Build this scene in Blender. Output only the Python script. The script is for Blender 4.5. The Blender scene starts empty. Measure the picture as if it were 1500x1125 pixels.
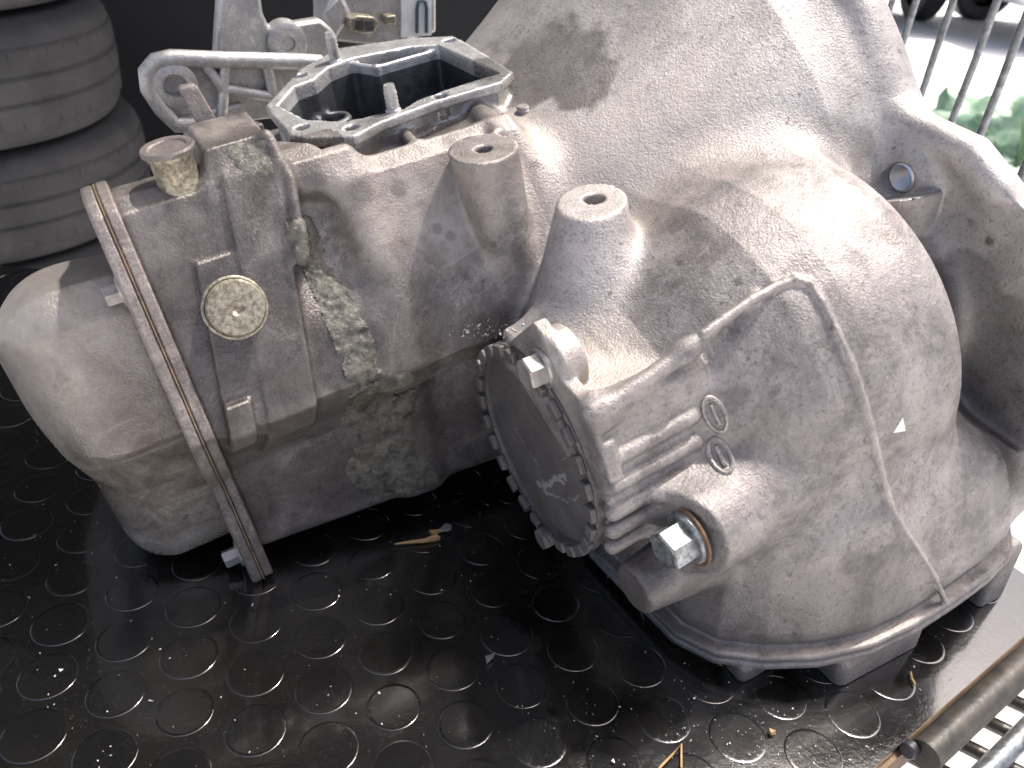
import bpy, bmesh, math, random
import numpy as np
from mathutils import Vector, Matrix
random.seed(7); rng = np.random.default_rng(7)
scene = bpy.context.scene
COL = scene.collection
R_ = math.radians

# ------------------------------------------------------------------ camera, world, sun, exposure
FPX, CX, CY = 1213.0, 750.0, 562.5            # focal length and centre for a 1500 x 1125 picture
PITCH, ROLL, CAM_H = R_(33.5), R_(5.3), 0.36
_R0 = np.array([1, 0, 0.]); _D0 = np.array([0, -math.sin(PITCH), -math.cos(PITCH)]); CF = np.array([0, math.cos(PITCH), -math.sin(PITCH)])
CR = math.cos(ROLL)*_R0 - math.sin(ROLL)*_D0
CD = math.sin(ROLL)*_R0 + math.cos(ROLL)*_D0
CAM = np.array([0, 0, CAM_H])
cam_d = bpy.data.cameras.new('camera'); cam = bpy.data.objects.new('camera', cam_d); COL.objects.link(cam)
cam_d.sensor_width = 36; cam_d.lens = FPX/1500*36; cam_d.clip_start = 0.02; cam_d.clip_end = 500
cam.matrix_world = Matrix(((CR[0], -CD[0], -CF[0], CAM[0]), (CR[1], -CD[1], -CF[1], CAM[1]), (CR[2], -CD[2], -CF[2], CAM[2]), (0, 0, 0, 1)))
cam_d.dof.use_dof = True; cam_d.dof.focus_distance = 0.43; cam_d.dof.aperture_fstop = 14
scene.camera = cam

SUN_DIR = np.array([0.28, 0.29, 0.92]); SUN_DIR /= np.linalg.norm(SUN_DIR)      # towards the sun: high, a little behind the gearbox
world = bpy.data.worlds.new('World'); scene.world = world; world.use_nodes = True
nt = world.node_tree; bg = nt.nodes['Background']
sky = nt.nodes.new('ShaderNodeTexSky'); sky.sky_type = 'NISHITA'; sky.sun_disc = False
sky.sun_elevation = math.asin(SUN_DIR[2]); sky.sun_rotation = math.atan2(SUN_DIR[0], SUN_DIR[1])
sky.air_density = .55; sky.dust_density = 6.0; sky.ozone_density = .3
nt.links.new(sky.outputs['Color'], bg.inputs['Color']); bg.inputs['Strength'].default_value = 0.15
sun_d = bpy.data.lights.new('sun', 'SUN'); sun_d.energy = 2.0; sun_d.angle = R_(1.5); sun_d.color = (1, .975, .945)
sun = bpy.data.objects.new('sun', sun_d); COL.objects.link(sun)
sun.rotation_euler = Vector(SUN_DIR).to_track_quat('Z', 'Y').to_euler(); sun.location = (0, 2, 4)
scene.view_settings.view_transform = 'Standard'; scene.view_settings.look = 'None'
scene.view_settings.exposure = 1.18; scene.view_settings.gamma = 1

# ------------------------------------------------------------------ gearbox frame: s along the shaft, v to the front, w up
A = np.array([-.833, -.523, -.192]); A /= np.linalg.norm(A)
V = np.array([-A[1], A[0], 0]); V /= np.linalg.norm(V)
W = np.cross(A, V)
ORG = CAM + .01385*CR + .0322*CD + .42*CF
M3 = np.array([A, V, W])
BASE = np.array([0., -.05, -.1045])            # foot of the gearbox on the mat, local (s, v, w)
def to_world(q): return ORG + np.asarray(q, float) @ M3
def to_local(p): return (np.asarray(p, float) - ORG) @ M3.T

# ------------------------------------------------------------------ materials
def mat(name):
    m = bpy.data.materials.new(name); m.use_nodes = True
    n = m.node_tree.nodes; return m, n, m.node_tree.links, n['Principled BSDF']
def nd(n, t, **kw):
    x = n.new(t)
    for k, v_ in kw.items(): setattr(x, k, v_)
    return x
def noise(n, l, scale, detail=4, rough=.6, coord=None, dist=0):
    x = n.new('ShaderNodeTexNoise'); x.inputs['Scale'].default_value = scale; x.inputs['Detail'].default_value = detail
    x.inputs['Roughness'].default_value = rough; x.inputs['Distortion'].default_value = dist
    if coord is not None: l.new(coord, x.inputs['Vector'])
    return x.outputs['Fac']
def ramp(n, l, src, p0, p1, c0=(0, 0, 0, 1), c1=(1, 1, 1, 1)):
    x = n.new('ShaderNodeValToRGB'); e = x.color_ramp.elements
    e[0].position = p0; e[1].position = p1; e[0].color = c0; e[1].color = c1
    l.new(src, x.inputs[0]); return x.outputs[0]
def mix(n, l, f, a, b):
    x = n.new('ShaderNodeMix'); x.data_type = 'RGBA'
    for s_, i in ((f, 0), (a, 6), (b, 7)):
        if isinstance(s_, (int, float)): x.inputs[i].default_value = s_
        elif isinstance(s_, tuple): x.inputs[i].default_value = (*s_, 1) if len(s_) == 3 else s_
        else: l.new(s_, x.inputs[i])
    return x.outputs[2]
def math_(n, l, op, a, b=None, c=None):
    x = n.new('ShaderNodeMath'); x.operation = op
    for i, s_ in enumerate((a, b, c)):
        if s_ is None: continue
        if isinstance(s_, (int, float)): x.inputs[i].default_value = s_
        else: l.new(s_, x.inputs[i])
    return x.outputs[0]
def bump(n, l, b, h, strength, dist):
    x = n.new('ShaderNodeBump'); x.inputs['Strength'].default_value = strength; x.inputs['Distance'].default_value = dist
    l.new(h, x.inputs['Height']); l.new(x.outputs[0], b.inputs['Normal'])

def casting(name, light, dark, oilc=(.062, .053, .047), metal=.4, rough=.5, grain=.35, fine=850., light2=None, dark2=None):
    """weathered cast aluminium: patchy grime, grain, oil film where the 'oil' attribute says, dust where 'dust' says"""
    m, n, l, b = mat(name)
    co = n.new('ShaderNodeTexCoord').outputs['Object']
    at = nd(n, 'ShaderNodeAttribute', attribute_name='oil').outputs['Fac']
    du = nd(n, 'ShaderNodeAttribute', attribute_name='dust').outputs['Fac']
    we = nd(n, 'ShaderNodeAttribute', attribute_name='wear').outputs['Fac']
    big = noise(n, l, 17, 7, .68, co, .9); mid = noise(n, l, 80, 7, .72, co, .5); fin = noise(n, l, fine, 3, .6, co)
    f1 = ramp(n, l, math_(n, l, 'ADD', math_(n, l, 'MULTIPLY', big, .72), math_(n, l, 'MULTIPLY', mid, .30)), .40, .63)
    if light2:                                  # paler bell end, lens haze put into its colour, blended by the 'tone' attribute
        tn = nd(n, 'ShaderNodeAttribute', attribute_name='tone').outputs['Fac']
        c = mix(n, l, f1, mix(n, l, tn, dark, dark2), mix(n, l, tn, light, light2))
    else: c = mix(n, l, f1, dark, light)
    pale = ramp(n, l, noise(n, l, 34, 6, .7, co, 1.2), .54, .70)
    c = mix(n, l, math_(n, l, 'MULTIPLY', pale, .5), c, tuple(min(1, x*1.45) for x in light))
    c = mix(n, l, math_(n, l, 'MULTIPLY', math_(n, l, 'MULTIPLY', ramp(n, l, fin, .50, .60), ramp(n, l, mid, .42, .58)), grain*1.4), c, tuple(min(1, x*1.6) for x in light))
    c = mix(n, l, math_(n, l, 'MULTIPLY', ramp(n, l, noise(n, l, fine*.55, 3, .6, co), .36, .44, (1, 1, 1, 1), (0, 0, 0, 1)), grain*1.1), c, tuple(x*.5 for x in dark))
    if light2:                                  # caked grime in ragged patches, thick on the old case, thin on the pale end
        gp = ramp(n, l, noise(n, l, 26, 9, .74, co, .5), .49, .62); ga = math_(n, l, 'MULTIPLY_ADD', tn, -1.15, .85)
        c = mix(n, l, math_(n, l, 'MULTIPLY', gp, ga), c, (.068, .057, .049))
        gq = ramp(n, l, noise(n, l, 130, 8, .75, co, .8), .55, .66)
        c = mix(n, l, math_(n, l, 'MULTIPLY', gq, math_(n, l, 'MULTIPLY_ADD', tn, -.4, .55)), c, (.075, .064, .056))
    spots = ramp(n, l, noise(n, l, 230, 2, .5, co), .25, .30, (1, 1, 1, 1), (0, 0, 0, 1))
    c = mix(n, l, math_(n, l, 'MULTIPLY', spots, .55), c, tuple(x*.42 for x in dark))
    scr = n.new('ShaderNodeMapping'); scr.inputs['Scale'].default_value = (9, 260, 140); scr.inputs['Rotation'].default_value = (.5, .3, .9); l.new(co, scr.inputs['Vector'])
    c = mix(n, l, math_(n, l, 'MULTIPLY', ramp(n, l, noise(n, l, 1.0, 3, .5, scr.outputs[0]), .63, .67), .22), c, tuple(min(1, x*1.6) for x in light))
    c = mix(n, l, math_(n, l, 'MULTIPLY', we, ramp(n, l, mid, .38, .62)), c, tuple(min(.8, x*1.7) for x in light))
    c = mix(n, l, math_(n, l, 'MULTIPLY', du, ramp(n, l, mid, .3, .6, (.45,)*3 + (1,))), c, (.37, .33, .29))
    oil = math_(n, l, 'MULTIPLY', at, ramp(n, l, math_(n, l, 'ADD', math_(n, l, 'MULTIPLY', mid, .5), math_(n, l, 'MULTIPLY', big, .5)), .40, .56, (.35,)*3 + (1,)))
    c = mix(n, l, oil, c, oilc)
    l.new(c, b.inputs['Base Color'])
    b.inputs['Metallic'].default_value = metal
    rg = math_(n, l, 'MULTIPLY_ADD', fin, .3, rough - .15)
    rg = math_(n, l, 'SUBTRACT', rg, math_(n, l, 'MULTIPLY', oil, rough*.6)); l.new(rg, b.inputs['Roughness'])
    h = math_(n, l, 'ADD', math_(n, l, 'MULTIPLY', fin, .7), math_(n, l, 'MULTIPLY', mid, .9))
    bump(n, l, b, h, .6, .0010)
    return m
def simple(name, c0, c1, rough=.5, metal=0., scale=60., bscale=300., bdist=.0004, coat=0.):
    m, n, l, b = mat(name); co = n.new('ShaderNodeTexCoord').outputs['Object']
    f = ramp(n, l, noise(n, l, scale, 6, .65, co, .3), .35, .65)
    l.new(mix(n, l, f, c0, c1), b.inputs['Base Color']); b.inputs['Roughness'].default_value = rough; b.inputs['Metallic'].default_value = metal
    b.inputs['Coat Weight'].default_value = coat; b.inputs['Coat Roughness'].default_value = .12
    bump(n, l, b, noise(n, l, bscale, 4, .6, co), .6, bdist); return m
MT = {}
MT['case'] = casting('grimy_case_aluminium', (.27, .235, .21), (.115, .10, .092), metal=.4, rough=.5, grain=.24)
MT['diff'] = casting('bare_cast_aluminium', (.36, .325, .305), (.17, .15, .142), metal=.45, rough=.48, grain=.38)
MT['bell'] = casting('hazy_cast_aluminium', (.66, .62, .585), (.47, .437, .41), metal=.3, rough=.55, grain=.3)  # bell metal paled, lens haze put into the colour
MT['cast'] = casting('cast_aluminium', (.265, .238, .219), (.098, .088, .082), metal=.38, rough=.5, grain=.3, light2=(.53, .50, .478), dark2=(.34, .32, .305))
MT['clean'] = casting('machined_aluminium', (.50, .49, .47), (.33, .32, .305), metal=.6, rough=.42, grain=.3)
MT['inside'] = casting('dark_inside_aluminium', (.10, .105, .11), (.06, .062, .066), metal=.6, rough=.4, grain=.1)  # darker metal for the inside of the selector opening
MT['cover'] = casting('pressed_steel_cover', (.40, .365, .31), (.14, .112, .088), metal=.4, rough=.4, grain=.14, oilc=(.10, .075, .055))
MT['disc'] = casting('oily_steel_disc', (.185, .17, .16), (.10, .094, .09), metal=.4, rough=.5, grain=.15)
MT['zinc'] = simple('zinc_plated_steel', (.10, .10, .095), (.42, .44, .44), .42, .55, 240)
MT['steel'] = simple('dull_bolt_steel', (.30, .28, .26), (.48, .45, .42), .42, .6, 180)
MT['brassy'] = simple('yellow_zinc_steel', (.14, .115, .08), (.44, .40, .30), .42, .5, 480, 300)
MT['gasket'] = simple('amber_sealant', (.24, .17, .095), (.10, .085, .065), .4, 0, 120)
MT['bright'] = simple('bright_thread_metal', (.78, .79, .80), (.65, .66, .67), .28, .7, 200)
MT['rust'] = simple('rusty_washer', (.09, .055, .035), (.26, .15, .08), .65, .2, 300)
MT['rubber'] = simple('oily_black_rubber', (.0025, .0025, .0025), (.006, .0058, .0052), .3, 0, 14, 420, .0004)
m_, n_, l_, b_ = mat('oily_rubber_mat'); co_ = n_.new('ShaderNodeTexCoord').outputs['Object']
c_ = mix(n_, l_, ramp(n_, l_, noise(n_, l_, 14, 6, .65, co_, .3), .35, .65), (.0018, .0018, .0018), (.0042, .004, .0037))
c_ = mix(n_, l_, math_(n_, l_, 'MULTIPLY', ramp(n_, l_, noise(n_, l_, 5, 7, .7, co_, .6), .55, .68), .7), c_, (.0085, .0085, .0055))
c_ = mix(n_, l_, math_(n_, l_, 'MULTIPLY', ramp(n_, l_, noise(n_, l_, 900, 2, .5, co_), .66, .70), .5), c_, (.06, .058, .052))
l_.new(c_, b_.inputs['Base Color'])
l_.new(ramp(n_, l_, noise(n_, l_, 18, 6, .7, co_, .8), .35, .65, (.08,)*3 + (1,), (.19,)*3 + (1,)), b_.inputs['Roughness']); b_.inputs['IOR'].default_value = 1.6; b_.inputs['Coat Weight'].default_value = 1.0; b_.inputs['Coat IOR'].default_value = 1.7; b_.inputs['Coat Roughness'].default_value = .09
bump(n_, l_, b_, math_(n_, l_, 'ADD', noise(n_, l_, 420, 4, .6, co_), math_(n_, l_, 'MULTIPLY', noise(n_, l_, 90, 4, .6, co_), 1.5)), .42, .0003); MT['rubber'] = m_
MT['tyre'] = simple('dusty_hazy_tyre_rubber', (.026, .0255, .0255), (.05, .049, .048), .85, 0, 12, 120, .001)  # grey raised to put veiling haze into the rubber colour
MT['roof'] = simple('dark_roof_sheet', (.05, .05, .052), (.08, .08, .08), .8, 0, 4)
MT['black'] = simple('shade_black_wall', (.010, .010, .011), (.016, .016, .017), .9, 0, 3)  # near-black holds the interior's shade, lifted slightly for haze
MT['wire'] = simple('galvanised_wire', (.30, .32, .33), (.13, .14, .145), .38, .75, 160, 160, .0008)
MT['tube'] = simple('grimy_painted_tube', (.024, .024, .021), (.075, .064, .05), .4, .2, 70, 200, .0006)
MT['wood'] = simple('weathered_board', (.16, .10, .055), (.30, .21, .13), .75, 0, 40)
MT['paving'] = simple('pale_concrete_paving', (.74, .73, .71), (.80, .79, .78), .85, 0, 2)
MT['greencloth'] = simple('green_sheet', (.09, .19, .10), (.26, .38, .27), .4, 0, 14, 40, .004)
MT['plantleaf'] = simple('green_leaf', (.05, .11, .04), (.10, .17, .07), .45, 0, 20, 60, .002)
MT['white'] = simple('white_sheet', (.74, .76, .74), (.62, .66, .63), .5, 0, 10, 30, .004)
MT['carpaint'] = simple('silver_car_paint', (.52, .54, .57), (.48, .50, .53), .25, .3, 3, coat=.6)
MT['carblack'] = simple('black_car_trim', (.02, .02, .024), (.035, .035, .04), .45, 0, 5)
MT['redplastic'] = simple('red_plastic', (.45, .07, .06), (.38, .06, .05), .4, 0, 5)
MT['paper'] = simple('white_label_paper', (.78, .78, .76), (.66, .66, .65), .5, 0, 90)
MT['ink'] = simple('dark_teal_ink', (.045, .085, .10), (.06, .10, .115), .5, 0, 90)
MT['leaf'] = simple('dry_straw', (.50, .33, .14), (.34, .20, .08), .6, 0, 200)
MT['chip'] = simple('pale_grit', (.62, .60, .55), (.45, .42, .37), .5, 0, 300)
MT['foil'] = simple('torn_foil', (.68, .70, .72), (.5, .52, .54), .28, .8, 200)
def grease_mat():
    m, n, l, b = mat('grey_green_grease'); co = n.new('ShaderNodeTexCoord').outputs['Object']
    f = ramp(n, l, noise(n, l, 130, 6, .7, co, .5), .36, .62)
    l.new(mix(n, l, f, (.046, .043, .035), (.185, .172, .135)), b.inputs['Base Color'])
    b.inputs['Roughness'].default_value = .24
    bump(n, l, b, noise(n, l, 420, 5, .65, co, .8), .8, .0016); return m
MT['grease'] = grease_mat()

# ------------------------------------------------------------------ object helpers
def link(o): COL.objects.link(o); return o
def tag(o, label=None, cat=None, group=None, kind=None):
    for k, v_ in (('label', label), ('category', cat), ('group', group), ('kind', kind)):
        if v_: o[k] = v_
    return o
def empty(name, loc, label, cat, group=None, rot=None):
    o = link(bpy.data.objects.new(name, None)); o.empty_display_size = .03; o.location = loc
    if rot: o.rotation_euler = rot
    return tag(o, label, cat, group)
GB = empty('gearbox', (0, 0, 0), 'big grimy cast aluminium gearbox lying on the black rubber mat', 'gearbox')
_rot = Matrix(((A[0], V[0], W[0]), (A[1], V[1], W[1]), (A[2], V[2], W[2]))).to_4x4()
GB.matrix_world = Matrix.Translation(Vector(to_world(BASE))) @ _rot
def gloc(P):                                   # local (s, v, w) -> gearbox object space
    return np.asarray(P, float) - BASE

class MB:
    """collects primitives; build() links them as ONE mesh object"""
    def __init__(s): s.v = []; s.f = []
    def add(s, vs, fs):
        o = len(s.v); s.v += [tuple(map(float, p)) for p in vs]; s.f += [tuple(i+o for i in f) for f in fs]; return s
    def lathe(s, p0, ax, prof, n=32, cap=True, a0=0, hexa=False):
        """prof: list of (height along ax, radius)"""
        ax = np.array(ax, float); ax /= np.linalg.norm(ax)
        t = np.array([1, 0, 0.]) if abs(ax[0]) < .8 else np.array([0, 1, 0.])
        e1 = np.cross(ax, t); e1 /= np.linalg.norm(e1); e2 = np.cross(ax, e1); p0 = np.array(p0, float)
        vs = []; fs = []
        for h, r in prof:
            for k in range(n):
                a = a0 + 2*math.pi*k/n; vs.append(p0 + ax*h + r*(math.cos(a)*e1 + math.sin(a)*e2))
        for i in range(len(prof)-1):
            for k in range(n):
                k2 = (k+1) % n; fs.append((i*n+k, i*n+k2, (i+1)*n+k2, (i+1)*n+k))
        if cap: fs.append(tuple(range(n))[::-1]); fs.append(tuple((len(prof)-1)*n+k for k in range(n)))
        return s.add(vs, fs)
    def cyl(s, p0, p1, r0, r1=None, n=24, bev=0):
        p0 = np.array(p0, float); p1 = np.array(p1, float); L = np.linalg.norm(p1-p0); r1 = r0 if r1 is None else r1
        pr = [(0, r0), (L, r1)] if not bev else [(0, r0-bev), (bev, r0), (L-bev, r1), (L, r1-bev)]
        return s.lathe(p0, p1-p0, pr, n)
    def tube(s, pts, r, n=10, closed=False, taper=None):
        P = [np.array(p, float) for p in pts]; N = len(P); vs = []; fs = []; up = None
        for i in range(N):
            if closed: t = P[(i+1) % N] - P[i-1]
            else: t = P[min(i+1, N-1)] - P[max(i-1, 0)]
            t = t/np.linalg.norm(t)
            if up is None: up = np.array([0, 0, 1.]) if abs(t[2]) < .9 else np.array([1, 0, 0.])
            e1 = up - t*(up@t); e1 /= np.linalg.norm(e1); up = e1; e2 = np.cross(t, e1)
            rr = r if taper is None else r*taper[i]
            for k in range(n):
                a = 2*math.pi*k/n; vs.append(P[i] + rr*(math.cos(a)*e1 + math.sin(a)*e2))
        for i in range(N if closed else N-1):
            j = (i+1) % N
            for k in range(n): fs.append((i*n+k, i*n+(k+1) % n, j*n+(k+1) % n, j*n+k))
        if not closed: fs.append(tuple(range(n))[::-1]); fs.append(tuple((N-1)*n+k for k in range(n)))
        return s.add(vs, fs)
    def hull(s, pts):
        bm = bmesh.new()
        for p in pts: bm.verts.new([float(x) for x in p])
        bmesh.ops.convex_hull(bm, input=bm.verts)
        bmesh.ops.delete(bm, geom=[v_ for v_ in bm.verts if not v_.link_faces], context='VERTS')
        bm.verts.index_update(); s.add([tuple(v_.co) for v_ in bm.verts], [tuple(v_.index for v_ in f.verts) for f in bm.faces]); bm.free(); return s
    def box(s, c, h, ex=None):
        c = np.array(c, float); E = np.eye(3) if ex is None else np.array(ex, float)
        vs = [c + sx*h[0]*E[0] + sy*h[1]*E[1] + sz*h[2]*E[2] for sx in (-1, 1) for sy in (-1, 1) for sz in (-1, 1)]
        return s.add(vs, [(0, 1, 3, 2), (4, 6, 7, 5), (0, 4, 5, 1), (2, 3, 7, 6), (0, 2, 6, 4), (1, 5, 7, 3)])
    def prism(s, poly, d0, d1, f):
        """poly of 2-D points; f(p, d) -> 3-D point"""
        n = len(poly); vs = [f(p, d0) for p in poly] + [f(p, d1) for p in poly]
        return s.add(vs, [tuple(range(n))[::-1], tuple(range(n, 2*n))] + [(i, (i+1) % n, n+(i+1) % n, n+i) for i in range(n)])
    def build(s, name, m, parent=None, smooth=35, bev=0, seg=2, kind=None, label=None):
        P = np.array(s.v)
        if parent is not None and (parent is GB or parent.parent is GB): P = gloc(P)
        me = bpy.data.meshes.new(name); me.from_pydata(P.tolist(), [], s.f)
        bm = bmesh.new(); bm.from_mesh(me); bmesh.ops.remove_doubles(bm, verts=bm.verts, dist=1e-6); bmesh.ops.recalc_face_normals(bm, faces=bm.faces); bm.to_mesh(me); bm.free()
        me.materials.append(MT[m] if isinstance(m, str) else m)
        o = link(bpy.data.objects.new(name, me))
        if parent is not None: o.parent = parent
        if bev:
            b = o.modifiers.new('bevel', 'BEVEL'); b.width = bev; b.segments = seg; b.limit_method = 'ANGLE'; b.angle_limit = R_(35)
        if smooth: me.shade_smooth(); me.set_sharp_from_angle(angle=R_(smooth))
        return tag(o, label=label, kind=kind)

# ------------------------------------------------------------------ signed distance modelling for the castings
f32 = np.float32
def v3(*a): return np.array(a, f32)
def smin(a, b, k):
    if k <= 0: return np.minimum(a, b)
    h = np.maximum(k - np.abs(a-b), 0)/k; return np.minimum(a, b) - h*h*k*f32(.25)
def smax(a, b, k): return -smin(-a, -b, k)
def poly2(X, Y, poly):
    n = len(poly); d = np.full(X.shape, 1e9, f32); sg = np.ones(X.shape, f32)
    for i in range(n):
        (ax, ay), (bx, by) = poly[i], poly[i-1]
        ex, ey = bx-ax, by-ay; wx, wy = X-f32(ax), Y-f32(ay)
        t = np.clip((wx*f32(ex)+wy*f32(ey))/f32(ex*ex+ey*ey), 0, 1)
        d = np.minimum(d, (wx-t*f32(ex))**2 + (wy-t*f32(ey))**2)
        c1 = Y >= ay; c2 = Y < by; c3 = f32(ex)*wy > f32(ey)*wx
        sg = np.where((c1 & c2 & c3) | (~c1 & ~c2 & ~c3), -sg, sg)
    return sg*np.sqrt(d)
def ext(d2, z, z0, z1, r):
    dz = np.abs(z-f32((z0+z1)/2)) - f32((z1-z0)/2) + f32(r); d2 = d2 + f32(r)
    return np.minimum(np.maximum(d2, dz), 0) + np.sqrt(np.maximum(d2, 0)**2 + np.maximum(dz, 0)**2) - f32(r)
def exs(poly, s0, s1, r=.002): return lambda P: ext(poly2(P[:, 1], P[:, 2], poly), P[:, 0], s0, s1, r)
def exw(poly, w0, w1, r=.002): return lambda P: ext(poly2(P[:, 0], P[:, 1], poly), P[:, 2], w0, w1, r)
def rev(poly, cv, cw, r=.002):
    return lambda P: poly2(P[:, 0], np.sqrt((P[:, 1]-f32(cv))**2+(P[:, 2]-f32(cw))**2), poly) - f32(r)
def caps(a, b, ra, rb=None):
    a = v3(*a); b = v3(*b); rb = ra if rb is None else rb; ba = b-a; L2 = float(ba@ba)
    def f(P):
        pa = P-a; t = np.clip(pa@ba/f32(L2), 0, 1); return np.sqrt(((pa-t[:, None]*ba)**2).sum(1)) - (f32(ra)+t*f32(rb-ra))
    return f
def cone(a, b, ra, rb, r=.002):
    a = v3(*a); b = v3(*b); ba = b-a; L = float(np.linalg.norm(ba)); u = ba/f32(L)
    def f(P):
        pa = P-a; z = pa@u; q = np.sqrt(np.maximum((pa**2).sum(1)-z*z, 0)); sl = (rb-ra)/L; c = 1/math.sqrt(1+sl*sl)
        d2 = (q - (f32(ra)+np.clip(z, 0, L)*f32(sl)))*f32(c); return ext(d2, z, 0, L, r)
    return f
def rbox(c, h, r=.003, ex=None):
    c = v3(*c); h = v3(*h); E = None if ex is None else np.array(ex, f32)
    def f(P):
        q = P-c
        if E is not None: q = q@E.T
        q = np.abs(q)-h+f32(r); return np.sqrt((np.maximum(q, 0)**2).sum(1)) + np.minimum(q.max(1), 0) - f32(r)
    return f
def half(p0, n_):
    p0 = v3(*p0); n_ = v3(*n_); n_ = n_/np.linalg.norm(n_); return lambda P: (P-p0)@n_
def inter(*fs, k=0.002):
    def f(P):
        d = fs[0](P)
        for g in fs[1:]: d = smax(d, g(P), k)
        return d
    return f
def union(*fs, k=0.0):
    def f(P):
        d = fs[0](P)
        for g in fs[1:]: d = smin(d, g(P), k)
        return d
    return f
def path(pts, r): return union(*[caps(pts[i], pts[i+1], r) for i in range(len(pts)-1)])

class Solid:
    def __init__(s): s.ops = []; s.groups = []
    def add(s, g, f, k=.004): s.ops.append(('+', g, f, k)); s.groups += [] if g in s.groups else [g]; return s
    def cut(s, f, k=.002): s.ops.append(('-', None, f, k)); return s
    def __call__(s, P):
        d = None
        for t, g, f, k in s.ops:
            e = f(P); d = e if d is None else (smin(d, e, k) if t == '+' else smax(d, -e, k))
        return d
    def owner(s, P):
        D = {g: np.full(len(P), 1e9, f32) for g in s.groups}
        for t, g, f, k in s.ops:
            if t == '+': D[g] = np.minimum(D[g], f(P))
        return np.argmin(np.stack([D[g] for g in s.groups]), 0)
def chunks(F, P, n=600000):
    return np.concatenate([F(P[i:i+n]) for i in range(0, len(P), n)]) if len(P) else np.zeros(0, f32)
def mesh_sdf(F, lo, hi, h):
    """surface nets on a narrow band, vertices pulled onto the true surface"""
    K = 4; lo = np.array(lo, f32); nc = np.ceil((np.array(hi)-lo)/(h*K)).astype(int) + 1
    g = np.stack(np.meshgrid(*[lo[i]+h*K*np.arange(nc[i]) for i in range(3)], indexing='ij'), -1).reshape(-1, 3).astype(f32)
    dc = chunks(F, g).reshape(nc)
    near = np.abs(dc) < h*K*2.2
    D = np.repeat(np.repeat(np.repeat(dc, K, 0), K, 1), K, 2)
    mk = np.repeat(np.repeat(np.repeat(near, K, 0), K, 1), K, 2)
    off = (K//2)
    idx = np.argwhere(mk); P = lo + (idx-off).astype(f32)*f32(h)
    D[mk] = chunks(F, P)
    D[0], D[-1] = 1, 1; D[:, 0], D[:, -1] = 1, 1; D[:, :, 0], D[:, :, -1] = 1, 1
    S = D < 0; nx, ny, nz = np.array(D.shape)-1
    c = np.zeros((nx, ny, nz), np.int8)
    for dx in (0, 1):
        for dy in (0, 1):
            for dz in (0, 1): c += S[dx:dx+nx, dy:dy+ny, dz:dz+nz]
    act = (c > 0) & (c < 8); ci = np.argwhere(act); vid = np.full((nx, ny, nz), -1, np.int32); vid[act] = np.arange(len(ci))
    acc = np.zeros((len(ci), 3), f32); cnt = np.zeros(len(ci), f32)
    corners = [(0, 0, 0), (1, 0, 0), (0, 1, 0), (1, 1, 0), (0, 0, 1), (1, 0, 1), (0, 1, 1), (1, 1, 1)]
    vals = [D[ci[:, 0]+a, ci[:, 1]+b, ci[:, 2]+e] for a, b, e in corners]
    for i in range(8):
        for j in range(i+1, 8):
            ca, cb = np.array(corners[i]), np.array(corners[j])
            if abs(ca-cb).sum() != 1: continue
            va, vb = vals[i], vals[j]; x = (va < 0) != (vb < 0)
            t = np.where(x, va/np.where(x, va-vb, 1), 0).clip(0, 1)
            acc += np.where(x[:, None], ca + t[:, None]*(cb-ca), 0).astype(f32); cnt += x
    VP = lo + (ci + acc/cnt[:, None] - off).astype(f32)*f32(h)
    def grad(P, e):
        T = np.array([(1, -1, -1), (-1, -1, 1), (-1, 1, -1), (1, 1, 1)], f32); G = 0
        for t in T: G = G + chunks(F, P+t*f32(e))[:, None]*t
        return G/f32(4*e)
    for _ in range(2):
        G = grad(VP, h*.3); d = chunks(F, VP); st = (d/np.maximum((G**2).sum(1), .25))[:, None]*G
        ln = np.sqrt((st**2).sum(1, keepdims=True)); VP = VP - st*np.minimum(1, .6*h/np.maximum(ln, 1e-9))
    G = grad(VP, h*.35); Nn = G/np.maximum(np.sqrt((G**2).sum(1, keepdims=True)), 1e-9)
    quads = []
    for ax in range(3):
        sl0 = [slice(1, -1)]*3; sl1 = [slice(1, -1)]*3; sl0[ax] = slice(0, -1); sl1[ax] = slice(1, None)
        S0 = S[tuple(sl0)]; S1 = S[tuple(sl1)]; e = np.argwhere(S0 != S1); fl = S0[tuple(e.T)]
        p = e + 1; p[:, ax] -= 1; b, c2 = (ax+1) % 3, (ax+2) % 3
        def at(db, dc_):
            q = p.copy(); q[:, b] += db; q[:, c2] += dc_; return vid[tuple(q.T)]
        Q = np.stack([at(-1, -1), at(0, -1), at(0, 0), at(-1, 0)], 1); Q[~fl] = Q[~fl][:, ::-1]; quads.append(Q)
    return VP, Nn, np.concatenate(quads)
def np_mesh(name, VP, Nn, Q, m, parent, attrs=None, label=None):
    P = gloc(VP); N2 = Nn
    me = bpy.data.meshes.new(name); n = len(P); k = len(Q)
    me.vertices.add(n); me.vertices.foreach_set('co', P.astype(f32).ravel())
    me.loops.add(k*4); me.loops.foreach_set('vertex_index', Q.astype(np.int32).ravel())
    me.polygons.add(k); me.polygons.foreach_set('loop_start', np.arange(0, 4*k, 4, dtype=np.int32)); me.polygons.foreach_set('loop_total', np.full(k, 4, np.int32))
    me.polygons.foreach_set('use_smooth', np.ones(k, bool)); me.update(calc_edges=True)
    for an, av in (attrs or {}).items():
        a = me.attributes.new(an, 'FLOAT', 'POINT'); a.data.foreach_set('value', av.astype(f32))
    me.normals_split_custom_set_from_vertices(N2.astype(f32).tolist())
    me.materials.append(MT[m]); o = link(bpy.data.objects.new(name, me)); o.parent = parent
    return tag(o, label=label)
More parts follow.
